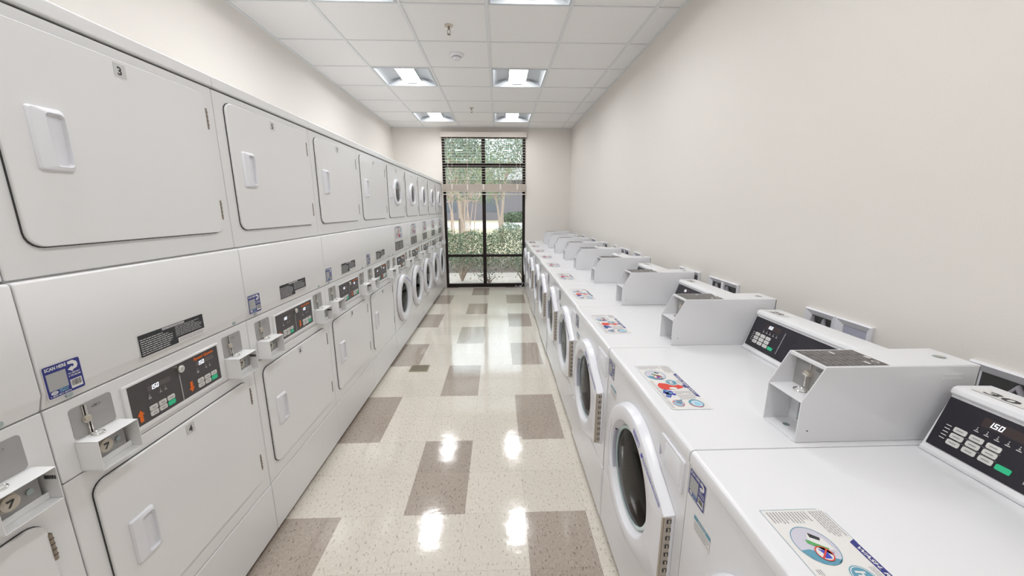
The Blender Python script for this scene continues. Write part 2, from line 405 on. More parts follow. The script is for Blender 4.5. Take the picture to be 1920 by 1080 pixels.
def coin_slide(parent, s0, z0, w, h, y=0):
    b = MB(); P = rr(s0, z0, s0+w, z0+h, .008, 3); b.slab(P, -y-.0015, -y, PLATE); f = print_on(b, s0, z0, y+.0015)
    f.rect(w*.30, 0, w*.335, h, PGREY, 0)
    tw = w*.30; f.ring((w*.60, h*.80), .010, .0108, PDARK, 0, 18, .42); f.text('25¢', w*.55, h*.77, .005, PDARK, 1)
    o = b.build('coin_slide', parent); o['label'] = 'grey coin slide plate'
    b = MB(); x = s0+w*.33
    b.box(x-.0025, x+.0025, -y-.006, -y-.0015, z0+h*.55, z0+h*.97, CHROME); b.box(x-.0050, x-.0028, -y-.003, -y-.0015, z0+h*.55, z0+h*.97, PDARK); b.box(x-.0070, x-.0052, -y-.005, -y-.0015, z0+h*.55, z0+h*.97, CHROME)
    b.box(x-.0018, x+.0005, -y-.005, -y-.0015, z0, z0+h*.5, RUBBER); b.box(x-.0042, x-.0020, -y-.008, -y-.0015, z0, z0+h*.5, CHROME); b.box(x+.0008, x+.0038, -y-.009, -y-.0015, z0, z0+h*.55, CHROME)
    b.cyl((x-.002, -y-.0015, z0+h*.52), (0,-1,0), .0105, .006, CHROME, 20); b.cyl((x-.002, -y-.0075, z0+h*.52), (0,-1,0), .0075, .003, LOCKM, 16)
    b.tube([(x+.012*math.cos(a), -y-.022+.012*math.sin(a), z0+.002) for a in [i*2*PI/16 for i in range(17)]], .0014, CHROME, 6)
    b.build('coin_lever', o, smooth=True)

def coin_box(parent, s0, s1, z0, z1, dep, y=0):
    b = MB(); t_ = .0022
    b.box(s0, s1, -y-dep, -y, z1-t_, z1, ENAMEL); b.box(s0, s1, -y-dep, -y, z0, z0+t_, ENAMEL)
    b.box(s0, s0+t_, -y-dep, -y, z0+t_, z1-t_, ENAMEL); b.box(s1-t_, s1, -y-dep, -y, z0+t_, z1-t_, ENAMEL)
    b.box(s0+t_, s1-t_, -y-.028, -y-.0245, z0+t_, z0+.018, ENAMEL)
    o = b.build('coin_box', parent, bevel=.0009, seg=1)
    b = MB(); b.box(s0+t_, s1-t_-.010, -y-.024, -y-.0012, z0+.016, z1-t_, PLATE); b.build('lock_plate', o)
    cx_ = s0+(s1-s0)*.30; cz_ = (z0+z1)/2+.010; b = MB()
    b.cyl((cx_, -y-.024, cz_), (0,-1,0), .0195, .008, LOCKM, 28); b.cyl((cx_, -y-.032, cz_), (0,-1,0), .0165, .008, LOCKM, 28)
    f = print_on(b, cx_, cz_, y+.0402); f.poly([(-.006,.007),(.005,.007),(.007,.004),(-.002,-.009),(-.006,-.009),(.002,.003),(-.006,.003)], PDARK, 0)
    b.build('lock', o, smooth=True)
    b = MB(); b.cyl((s0+(s1-s0)*.70, -y-.024, cz_-.008), (0,-1,0), .0065, .004, SCREW, 16); b.build('screw', o, smooth=True)
    return o

def dryer_handle(parent, s0, z0, s1, z1, y):
    b = MB(); d = .011
    def R(pts, yy): return [(x, -yy, z) for x, z in pts]
    o0 = rr(s0, z0, s1, z1, .006, 4); o1 = rr(s0+.003, z0+.003, s1-.002, z1-.003, .006, 4)
    i0 = rr(s0+.030, z0+.010, s1-.004, z1-.010, .010, 4); i1 = rr(s0+.036, z0+.014, s1-.006, z1-.014, .008, 4)
    b.loft([R(o0, y), R(o0, y+.003), R(o1, y+.008), R(i0, y+d), R(i1, y+.001)], PLASTIC, cap1=True)
    o = b.build('handle', parent, smooth=True, angle=30); o['label'] = 'recessed white plastic handle'

def dryer_door(parent, s0, z0, s1, z1, num, hz, window=False, small=False):
    g = MB(); g.slab(rr(s0-.0016, z0-.0028, s1+.0012, z1+.0016, .035), -.003, .0, GAPDARK); g.build('door_gap_shadow', parent)  # dark plate, slightly oversize, painting the gap shadow round the door
    b = MB(); o0 = rr(s0, z0, s1, z1, .034, 6); o1 = rr(s0+.002, z0+.002, s1-.002, z1-.002, .033, 6)
    R = lambda pts, yy: [(x, -yy, z) for x, z in pts]
    b.loft([R(o0, .003), R(o0, .0085), R(o1, .0105)], ENAMEL, cap1=True)
    d = b.build('door', parent, smooth=True, angle=30)
    Y = .0105
    dryer_handle(d, s0+.053, (z0+z1)/2-.07, s0+.126, (z0+z1)/2+.07, Y) if not window else dryer_handle(d, s0+.05, (z0+z1)/2-.06, s0+.085, (z0+z1)/2+.06, Y)
    for z in hz:
        b = MB(); b.box(s1-.003, s1+.005, -Y-.001, -.002, z-.035, z+.035, STEEL); b.cyl((s1+.001, -Y+.001, z-.035), (0,0,1), .0035, .07, STEEL, 8)
        for q in range(1, 5): b.box(s1-.0030, s1+.0050, -Y-.0030, -Y+.002, z-.0355+q*.0142, z-.0345+q*.0142, GAPDARK)
        b.build('hinge', d)
    b = MB(); cs = .352; f = print_on(b, cs-.014, z1-.040, Y); f.rect(-.003, -.006, .031, .030, mat('number_plate', (.62,.61,.6), .4), 0) ; f.text(num, .006 if len(num) < 2 else .003, .003, .018, PDARK, 1, w=None if len(num) < 2 else .022, bold=.03)
    o = b.build('number_label', d); o['number_side'] = 'front'
    del o['number_side']
    if window:
        c_ = (.345, 1.665)
        def arch(rx, rz):
            P = []
            for i in range(40):
                a = 2*PI*i/40; ca, sa = math.cos(a), math.sin(a); e = .62 if sa < 0 else .95
                P.append((c_[0]+rx*abs(ca)**e*(1 if ca > 0 else -1), c_[1]+rz*abs(sa)**e*(1 if sa > 0 else -1)))
            return P
        b = MB(); b.loft([R(arch(.135,.128), Y), R(arch(.132,.125), Y+.014), R(arch(.118,.112), Y+.020), R(arch(.104,.10), Y+.016), R(arch(.098,.094), Y+.003)], PLASTIC)
        b.build('window_ring', d, smooth=True, angle=50)
        b = MB(); b.loft([R(arch(.098,.094), Y+.004), R(arch(.05,.05), Y+.010)], mat('dark_porthole', (.045,.045,.045), .06, spec=.9), cap1=True); b.build('window_glass', d, smooth=True, angle=50)
    return d

def keypad_dryer(parent):
    b = MB(); s0, s1, z0, z1 = .183, .527, .8795, 1.0085; fr = .012
    # raised white frame
    F1 = rr(s0-fr, z0-fr-.002, s1+fr, z1+fr-.004, .008, 3); F2 = rr(s0, z0, s1, z1, .0005, 3)
    R = lambda pts, yy: [(x, -yy, z) for x, z in pts]
    b.loft([R(F1, 0), R(F1, .005), R(rr(s0-fr+.003, z0-fr+.001, s1+fr-.003, z1+fr-.007, .006, 3), .0075), R(F2, .0075), R(F2, .0045)], ENAMEL)
    b.build('control_bezel', parent, smooth=True, angle=30)
    b = MB(); b.box(s0, s1, -.0045, 0, z0, z1, CHAR); Y = .0045; f = Flat(b, (0, -Y, 0), (1,0,0), (0,0,1))
    for x in (.2435, .4265): f.rect(x, .9675, x+.0795, .9830, DISP, 0)
    for x in (.252, .432): f.seg7('1.50', x, .9685, .0135, DIGIT, 2)
    f.text('Speed Queen', .4200, .9875, .0130, ORANGE, 1, w=.087, bold=.05)
    f.rect(.3535, .882, .3575, .9718, PGREY, 1)
    for c_, sg in ((.2095, 1), (.394, -1)):
        m_ = .9075 if sg > 0 else .9095; A = [(-.0055,-.018),(.0055,-.018),(.0055,.003),(.0115,.003),(0,.019),(-.0115,.003),(-.0055,.003)]
        f.poly([(c_+u, m_+sg*v) for u, v in A][::sg], ORANGE, 1)
    for x in (.2455, .4285):
        for q, dx in enumerate((0, .037, .0545)):
            f.ring((x+dx, .9585), 0, .0010, PWHITE, 1, 8); f.text(('o', 'A', 'A')[q], x+dx-.002, .9515, .0035, PWHITE, 1); f.rect(x+dx-.004, .9475, x+dx+.005, .949, PWHITE, 1)
            if q == 0: f.rect(x+dx-.004, .9445, x+dx+.005, .946, PWHITE, 1)
    for x in (.238, .4205):
        for z in (.914, .8975): f.ring((x, z), 0, .0011, PWHITE, 1, 8)
    kp = b.build('keypad', parent); kp['label'] = 'charcoal keypad with orange arrows'
    for x0 in (.2510, .4340):
        for r_ in range(2):
            for q in range(3):
                m = KEYG if (r_ == 1 and q == 2) else KEYW; b = MB(); cx_ = x0+q*.0306; cz_ = .9145-r_*.0168
                b.slab(rr(cx_-.0128, cz_-.0073, cx_+.0128, cz_+.0073, .003, 3), -Y-.0022, -Y, m)
                if m is KEYW: f = print_on(b, cx_, cz_, Y+.0022); f.rect(-.006, -.0018, -.002, .0018, PTEXT, 0); f.rect(-.001, -.0018, .002, .0018, PTEXT, 0); f.rect(.003, -.0018, .006, .0018, PTEXT, 0)
                b.build('button', kp)
    b = MB(); b.cyl((.3575, -Y, .990), (0,-1,0), .0125, .010, CHROME, 24); b.cyl((.3575, -Y-.010, .990), (0,-1,0), .010, .002, PWHITE, 24); b.cyl((.3575, -Y-.012, .990), (0,-1,0), .006, .001, CHROME, 16)
    b.build('key_lock', parent, smooth=True)

def instruction_label(parent, s0, z0, s1, z1, y, far=False):
    b = MB(); f = print_on(b, 0, 0, y); f.rect(s0-.002, z0-.002, s1+.002, z1+.002, PWHITE, 0); f.rect(s0, z0, s1, z1, PDARK if not far else PBROWN, 1)
    w = s1-s0; h = z1-z0
    if not far:
        f.rect(s0+w*.33, z1-h*.13, s0+w*.68, z1-h*.02, PTEXT, 2); f.text('DRYER INSTRUCTIONS', s0+w*.34, z1-h*.115, h*.085, PWHITE, 3, w=w*.33)
        f.lines(s0+w*.02, z0+h*.05, s0+w*.47, z1-h*.18, 8, PWHITE, 2, 5, .30); f.lines(s0+w*.52, z0+h*.32, s0+w*.98, z1-h*.14, 7, PWHITE, 2, 9, .26)
        f.rect(s0+w*.54, z0, s1, z0+h*.24, PPAPER, 2); f.lines(s0+w*.56, z0+h*.03, s1-w*.02, z0+h*.2, 2, PTEXT, 3, 4, .4)
    else:
        f.lines(s0+w*.06, z0+h*.08, s0+w*.46, z1-h*.1, 8, PGREY, 2, 15, .45); f.lines(s0+w*.54, z0+h*.08, s0+w*.95, z1-h*.1, 8, PGREY, 2, 19, .45)
    o = b.build('instruction_label', parent); o['label'] = 'black printed instruction label'

def wash_decal(parent, O, U, V, sc=1.0, su=1.0, sv=1.0):
    """laundry advice decal, 0.324 wide by 0.14 tall, print only"""
    b = MB(); f0 = Flat(b, O, U, V)
    class G_:
        def __getattr__(s, k): return getattr(f0, k)
    f = f0; U0, V0 = f.U.copy(), f.V.copy()
    P0 = f.P; f.P = lambda u, v, L: f.O+U0*(u*su)+V0*(v*sv)+f.N*(f.b+f.st*L)
    f.poly(rr(0, 0, .324, .136, .012, 3), PPAPER, 0)
    for u0, v0, u1, v1 in ((0, .0, .0008, .125), (.0, 0, .324, .0008), (.3232, 0, .324, .136), (.01, .1352, .08, .136)): f.rect(u0, v0, u1, v1, PTEAL, 1)
    f.poly([(.078,.122),(.242,.122),(.248,.135),(.072,.135)], PNAVY, 1); f.text('WASH. RINSE. REPEAT.', .086, .1245, .0075, PWHITE, 2, w=.148, bold=.03, slant=.2)
    # drawer illustration in an ellipse
    e = (.082, .050)
    f.ring(e, 0, .040, mat('print_pale_lilac', (.62,.6,.68), .5), 1, 36, .95); f.ring(e, .0385, .040, PTEAL, 2, 36, .95)
    f.poly([(.092,.0145),(.108,.023),(.118,.036),(.121,.052),(.117,.068),(.112,.074),(.108,.062),(.098,.052),(.09,.03)], PTEAL, 2)
    f.poly([(.055,.055),(.07,.075),(.095,.08),(.09,.06),(.07,.045)], PWHITE, 3); f.poly([(.056,.055),(.068,.071),(.074,.066),(.066,.052)], PDARK, 4)
    f.poly([(.07,.04),(.09,.07),(.095,.064),(.078,.038)], PGREEN, 4); f.poly([(.082,.046),(.099,.072),(.103,.064)], mat('print_mauve', (.35,.25,.33), .5), 4)
    f.ring((.1, .052), 0, .0145, PWHITE, 4, 24); f.poly([(.09,.047),(.096,.06),(.110,.058),(.109,.046),(.1,.05)], PBLUE, 5); f.ring((.1, .052), .013, .015, PRED, 6, 24); f.poly([(.091,.061),(.093,.063),(.11,.043),(.108,.041)], PRED, 6)
    # jug
    f.poly([(.146,.036),(.152,.060),(.165,.078),(.160,.098),(.168,.108),(.176,.112),(.184,.108),(.19,.09),(.196,.07),(.196,.04),(.19,.026),(.178,.022),(.16,.024)], PRED, 2)
    f.poly([(.163,.112),(.184,.114),(.183,.126),(.162,.124)], PNAVY, 2); f.ring((.187, .070), 0, .0085, PPAPER, 3, 20, 1.7)
    f.ring((.144, .083), 0, .023, PWHITE, 3, 32); f.ring((.144, .083), .0, .0205, PTEAL, 4, 32); f.ring((.144, .083), .0172, .0186, PWHITE, 5, 32)
    f.text('he', .133, .0745, .0175, PWHITE, 5, w=.023, bold=.03, slant=.1)
    # detergent pods
    for u, v, r in ((.205,.034,.010),(.216,.028,.009),(.222,.040,.010),(.212,.046,.010),(.228,.052,.008),(.232,.034,.008),(.24,.028,.009),(.224,.030,.007)): f.ring((u, v), 0, r, PBLUE, 2, 12)
    for u, v in ((.208,.036),(.22,.044),(.236,.03)): f.ring((u, v), .003, .0055, PSKY, 3, 12)
    f.poly([(.196,.022),(.202,.034),(.207,.026)], PTEAL, 3)
    # no-water drop
    f.ring((.286, .040), 0, .0195, PSKY, 2, 28, .95); f.poly([(.262,.064),(.272,.058),(.292,.048),(.28,.036),(.268,.040)], PTEAL, 3); f.ring((.286, .040), .0175, .0195, PRED, 4, 28, .95); f.poly([(.274,.028),(.276,.026),(.299,.052),(.297,.054)], PRED, 4)
    # drum
    f.ring((.288, .098), 0, .0245, PTEAL, 2, 32, .95); f.ring((.290, .099), 0, .0185, mat('print_pale_blue', (.6,.7,.8), .5), 3, 28, .95); f.ring((.292, .1), 0, .011, PSKY, 4, 20); f.ring((.288, .098), .021, .0235, PRED, 3, 12, .95, -1.5, .6)
    # small text blocks
    f.lines(.006, .100, .066, .132, 6, PTEXT, 1, 2, .4); f.lines(.006, .008, .034, .094, 13, PTEXT, 1, 12, .36)
    f.lines(.126, .108, .158, .119, 3, PTEXT, 1, 3, .4); f.lines(.128, .008, .262, .019, 3, PTEXT, 1, 4, .4); f.lines(.232, .060, .264, .118, 9, PTEXT, 1, 6, .4); f.lines(.206, .060, .230, .118, 9, PTEXT, 1, 7, .4)
    f.lines(.268, .006, .318, .016, 3, PTEXT, 1, 8, .4)
    o = b.build('laundry_advice_decal', parent); o['label'] = 'printed laundry advice decal'; return o

# round washer door
def hull_at(R_, cx_, cz_, corners, n=72):
    pts = [(cx_+R_*math.cos(2*PI*i/180), cz_+R_*math.sin(2*PI*i/180)) for i in range(180)]+corners
    pts = sorted(set(pts)); lo = []; hi = []
    cr = lambda o, a, b_: (a[0]-o[0])*(b_[1]-o[1])-(a[1]-o[1])*(b_[0]-o[0])
    for p in pts:
        while len(lo) > 1 and cr(lo[-2], lo[-1], p) <= 0: lo.pop()
        lo.append(p)
    for p in reversed(pts):
        while len(hi) > 1 and cr(hi[-2], hi[-1], p) <= 0: hi.pop()
        hi.append(p)
    H = lo[:-1]+hi[:-1]; out = []
    angs = [2*PI*i/n for i in range(n)]
    for cxx, czz in corners:      # snap to corners
        a = math.atan2(czz-cz_, cxx-cx_) % (2*PI); k = min(range(n), key=lambda i: abs((angs[i]-a+PI) % (2*PI)-PI)); angs[k] = a
    for a in angs:
        d = (math.cos(a), math.sin(a)); best = None
        for i in range(len(H)):
            p, q = H[i], H[(i+1) % len(H)]; ex, ez = q[0]-p[0], q[1]-p[1]; den = d[0]*ez-d[1]*ex
            if abs(den) < 1e-12: continue
            t_ = ((p[0]-cx_)*ez-(p[1]-cz_)*ex)/den; u_ = ((p[0]-cx_)*d[1]-(p[1]-cz_)*d[0])/den
            if t_ > 0 and -1e-6 <= u_ <= 1+1e-6: best = t_ if best is None else max(best, t_)
        out.append((cx_+d[0]*best, cz_+d[1]*best))
    return out
DC = (.364, .551)
def washer_door(parent, printed=True):
    Rr, Rf = .256, .246; cx_, cz_ = DC
    A = hull_at(Rr, cx_, cz_, [(.668, .398), (.668, .664)]); B = hull_at(Rf, cx_, cz_, [(.664, .402), (.664, .656)]); C_ = hull_at(Rf-.006, cx_, cz_, [(.659, .407), (.659, .650)])
    Y = lambda P, y: [(x, -y, z) for x, z in P]
    n = len(A); angs = [math.atan2(z-cz_, x-cx_) for x, z in B]
    circ_ = lambda r, y: [(cx_+r*math.cos(a), -y, cz_+r*math.sin(a)) for a in angs]
    b = MB(); b.loft([Y(A, .004), Y(A, .010), Y(B, .034), Y(C_, .037), circ_(.196, .037), circ_(.192, .035), circ_(.178, .014), circ_(.172, .009)], PLASTIC)
    d = b.build('door', parent, smooth=True, angle=28)
    b = MB(); b.loft([circ_(.1725, .010), circ_(.170, .017), circ_(.160, .017), circ_(.158, .012)], TEAL); b.build('glass_rim', d, smooth=True)
    b = MB(); b.loft([circ_(.160, .014), circ_(.13, .020), circ_(.07, .024)], PGLASS, cap1=True); b.build('door_glass', d, smooth=True)
    b = MB(); n2 = 16; a0, a1 = math.radians(152), math.radians(208)
    rg = []
    for r_, y in ((.222, .0375), (.220, .0385), (.204, .0385), (.202, .0300), (.1785, .0265), (.1765, .0180)):
        rg.append([(cx_+r_*math.cos(a0+(a1-a0)*i/n2), -y, cz_+r_*math.sin(a0+(a1-a0)*i/n2)) for i in range(n2+1)])
    b.loft(rg[:3], PLASTIC, closed=False); b.loft(rg[2:], PLASTIC2, closed=False)
    for e in (0, n2): b.add([rg[2][e], rg[3][e], rg[4][e], rg[5][e]], [(0,1,2,3)], PLASTIC)
    b.build('handle', d, smooth=True, angle=30)
    b = MB(); b.box(.6605, .6675, -.034, -.004, .405, .656, HING2)
    for q in range(9): z = .418+q*.0275; b.box(.6600, .6690, -.026, -.014, z, z+.011, GAPDARK); b.box(.6655, .6700, -.0225, -.0175, z+.002, z+.011, HING2)
    b.cyl((.6635, -.036, .405), (0,0,1), .0035, .251, HING2, 8)
    b.build('hinge', d)
    if printed:
        b = MB()
        # band print follows the sloping upper right bevel of the door
        ang = math.atan2(.656-.735, .660-.455)
        p = Vector((.47, -.0355, .7245)); f = Flat(b, (.500, -.0375, .727), (math.cos(ang), 0, math.sin(ang)), (-math.sin(ang), 0, math.cos(ang)), .0006)
        f.rect(-.012, -.012, .0, .004, PBLUE, 1); f.poly([(-.003,-.002),(.003,.006),(.004,-.004)], PBLUE, 1)
        f.text('DETERGENT PACKS CLOG DISPENSER', .006, .0015, .0075, PTEXT, 1, w=.146, bold=0); f.text('PLACE IN MACHINE WITH CLOTHES', .006, -.0110, .0095, PBLUE, 1, w=.146, bold=.03)
        an2 = math.atan2(-.35, 1); f = Flat(b, (.412, -.0375, .765), (math.cos(an2), 0, math.sin(an2)), (-math.sin(an2), 0, math.cos(an2)), .0006)
        f.lines(0, -.011, .065, .010, 3, PBLUE, 1, 21, .55)
        o = b.build('door_print', d); o['label'] = 'blue printed notice on the door rim'
    return d

def drum_back(parent):
    cx_, cz_ = DC; b = MB(); n = 40
    R = lambda r, y: [(cx_+r*math.cos(2*PI*i/n), y, cz_+r*math.sin(2*PI*i/n)) for i in range(n)]
    b.loft([R(.168, 0), R(.165, .05)], RUBBER); b.loft([R(.165, .05), R(.21, .06), R(.21, .30)], DRUM); b.loft([R(.21, .30), R(.05, .31)], DRUM, cap1=True)
    o = b.build('drum', parent, smooth=True); 
    b = MB()
    for k in range(3):
        a = 2*PI*k/3+.4; p = Vector((cx_+.2*math.cos(a), 0, cz_+.2*math.sin(a))); q = Vector((cx_+.16*math.cos(a), 0, cz_+.16*math.sin(a)))
        b.loft([[(p.x-.02, y, p.z), (p.x+.02, y, p.z), (q.x, y, q.z)] for y in (.07, .29)], DRUM, True, True)
    b.build('drum_lifter', o)
def front_with_hole(b, x0, x1, z0, z1, r, y, m, n=48):
    cx_, cz_ = DC; inner = []; outer = []
    for i in range(n):
        a = 2*PI*i/n; c_, s_ = math.cos(a), math.sin(a)
        t_ = min(((x1-cx_)/c_ if c_ > 1e-9 else 9), ((x0-cx_)/c_ if c_ < -1e-9 else 9), ((z1-cz_)/s_ if s_ > 1e-9 else 9), ((z0-cz_)/s_ if s_ < -1e-9 else 9))
        inner.append((cx_+r*c_, y, cz_+r*s_)); outer.append((cx_+t_*c_, y, cz_+t_*s_))
    b.loft([inner, outer], m)
    cs = [(x1, z1), (x0, z1), (x0, z0), (x1, z0)]
    for i in range(n):
        p, q = outer[i], outer[(i+1) % n]
        if abs(p[0]-q[0]) > 1e-6 and abs(p[2]-q[2]) > 1e-6:
            c_ = min(cs, key=lambda c: (c[0]-(p[0]+q[0])/2)**2+(c[1]-(p[2]+q[2])/2)**2); b.add([p, q, (c_[0], y, c_[1])], [(0,1,2)], m)

# ------------------------------------------------------------ stacked towers
DEP = .78
GAP = .0013
def tower_common(root, hollow=False):
    a, c_ = GAP, Wd-GAP
    b = MB()
    if not hollow: b.box(a+.002, c_-.002, .010, DEP, .02, 1.93, ENAMEL)
    else:
        b.box(a+.002, c_-.002, .012, DEP, .85, 1.93, ENAMEL); b.box(a+.002, .03, .012, DEP, .02, .85, ENAMEL); b.box(c_-.03, c_-.002, .012, DEP, .02, .85, ENAMEL)
        b.box(.03, c_-.03, .45, DEP, .02, .85, ENAMEL); b.box(.03, c_-.03, .012, .45, .02, .25, ENAMEL)
    b.build('cabinet', root)
    b = MB(); b.box(a, c_, -.010, DEP, 1.934, 1.974, ENAMEL); b.build('top_panel', root, bevel=.006, seg=3)
    b = MB(); b.box(a, c_, 0, .02, 1.348, 1.930, ENAMEL); b.build('upper_front', root, bevel=.004)
    # bulging middle panel with chamfered foot
    P = [(.02,1.046),(.0,1.046),(-.010,1.078),(-.013,1.086),(-.013,1.338),(-.010,1.3445),(.02,1.3445)]
    b = MB(); b.prism(P, a, c_, ENAMEL); b.build('access_panel', root, bevel=.005, seg=3)
    for s in (.054, .634):
        b = MB(); b.cyl((s, .0025, 1.058), (0,-1,.28), .0075, .010, SCREW, 16); b.build('screw', root, smooth=True)
    b = MB(); b.box(a, c_, 0, .02, .8525, 1.0435, ENAMEL); b.build('control_housing', root, bevel=.003)
    keypad_dryer(root)
    coin_slide(root, .0465, .9385, .1015, .082); coin_slide(root, .5620, .9385, .1015, .082)
    coin_box(root, .0430, .1490, .8555, .9370, .056); coin_box(root, .5610, .6660, .8555, .9370, .056)
    b = MB()
    f = Flat(b, (.6630, -.052, .905), (0,1,0), (0,0,1)); f.lines(.0, 0, .026, .012, 1, PDARK, 0, 3, .8); b.build('serial_label', root)
def make_dryer(nu, nl, sticker=True):
    root = empty('stacked_dryer'); a, c_ = GAP, Wd-GAP
    tower_common(root)
    dryer_door(root, .051, 1.4145, .656, 1.899, nu, (1.815, 1.495))
    b = MB(); b.box(a, c_, 0, .02, .268, .8495, ENAMEL); b.build('lower_front', root, bevel=.004)
    b = MB(); b.box(a, c_, -.002, .02, .024, .2655, ENAMEL); b.build('base_panel', root, bevel=.004)
    b = MB(); b.box(.02, c_-.02, .05, DEP-.02, 0, .03, GAPDARK); b.build('plinth', root)
    dryer_door(root, .051, .337, .656, .807, nl, (.732, .420))
    if sticker: service_sticker(root, .008, 1.0965-.028, .0135)
    instruction_label(root, .238, 1.0695+.015-.008, .478, 1.138+.004, .0132)
    return root
def make_stack(nu, nl):
    root = empty('stacked_washer_dryer'); a, c_ = GAP, Wd-GAP
    tower_common(root, True)
    dryer_door(root, .051, 1.4145, .656, 1.899, nu, (1.815, 1.495), window=True)
    b = MB(); front_with_hole(b, a, c_, .268, .8495, .168, 0, ENAMEL); b.build('lower_front', root)
    b = MB(); b.box(a, c_, -.002, .02, .024, .2655, ENAMEL); b.build('base_panel', root, bevel=.004)
    b = MB(); b.box(.02, c_-.02, .05, DEP-.02, 0, .03, GAPDARK); b.build('plinth', root)
    drum_back(root); washer_door(root)
    b = MB(); f = print_on(b, .12, .808, 0); f.rect(0, 0, .02, .022, PPAPER, 0); f.text(nl, .003, .004, .013, PDARK, 1, w=.014); b.build('number_label', root)
    instruction_label(root, .14, 1.082, .46, 1.17, .0132, True)
    wash_decal(root, (.15, -.0132, 1.184), (1,0,0), (0,0,1), 1, .9, 1.0)
    return root

def renumber(root, depth_names, txts):
    pass
left_y = [.1075]+[.82+i*.7125 for i in range(4)]+[3.67+i*.694 for i in range(5)]
LX = -1.050
GL = ['white stacked dryer tower cut off by the left photo edge', 'white stacked dryer tower with doors numbered 3 and 4',
      'white stacked dryer tower with doors numbered 5 and 6', 'white stacked dryer tower with doors numbered 7 and 8',
      'white stacked dryer tower with solid doors, directly before the round-door machines',
      'stacked washer dryer with round doors, nearest the camera of the five', 'stacked washer dryer with round doors, second nearest of the five',
      'stacked washer dryer with round doors, middle one of the five', 'stacked washer dryer with round doors, second from the window',
      'stacked washer dryer with round doors, farthest, standing against the window wall']
def set_number(root, k, txt):
    """give a copied machine its own number plate mesh"""
    labs = []
    def walk(o):
        for c in o.children:
            if c.name.startswith('number_label'): labs.append(c)
            walk(c)
    walk(root); labs.sort(key=lambda o: -sum(v.co.z for v in o.data.vertices)/len(o.data.vertices)); o = labs[k]
    zs = [v.co for v in o.data.vertices][:4]; x0 = min(v.x for v in zs); z0 = min(v.z for v in zs); w = max(v.x for v in zs)-x0; h = max(v.z for v in zs)-z0; y = zs[0].y
    b = MB(); f = Flat(b, (x0, y, z0), (1,0,0), (0,0,1), 0); f.rect(0, 0, w, h, mat('number_plate', (.62,.61,.6), .4), 0)
    f.text(txt, w*.27 if len(txt) < 2 else w*.1, h*.17, h*.62, PDARK, 1, w=None if len(txt) < 2 else w*.8, bold=.03)
    t = b.build('tmp'); me = t.data; bpy.data.objects.remove(t); o.data = me
pd = ps = None
for i, y in enumerate(left_y):
    if i < 5:
        o = make_dryer('1', '2') if pd is None else copy_tree(pd); pd = pd or o
        set_number(o, 0, str(2*i+1)); set_number(o, 1, str(2*i+2)); tag(o, GL[i], 'stacked dryer', 'stacked dryers along the left wall')
    else:
        o = make_stack('11', '12') if ps is None else copy_tree(ps); ps = ps or o
        set_number(o, 0, str(2*i+1)); set_number(o, 1, str(2*i+2)); tag(o, GL[i], 'washer dryer', 'stacked washer dryers along the left wall')
        o.scale = (.694/Wd, 1, 1)
    if i < 5: o.scale = (.7125/Wd, 1, 1)
    o.location = (LX, y, 0); o.rotation_euler = (0, 0, PI/2)

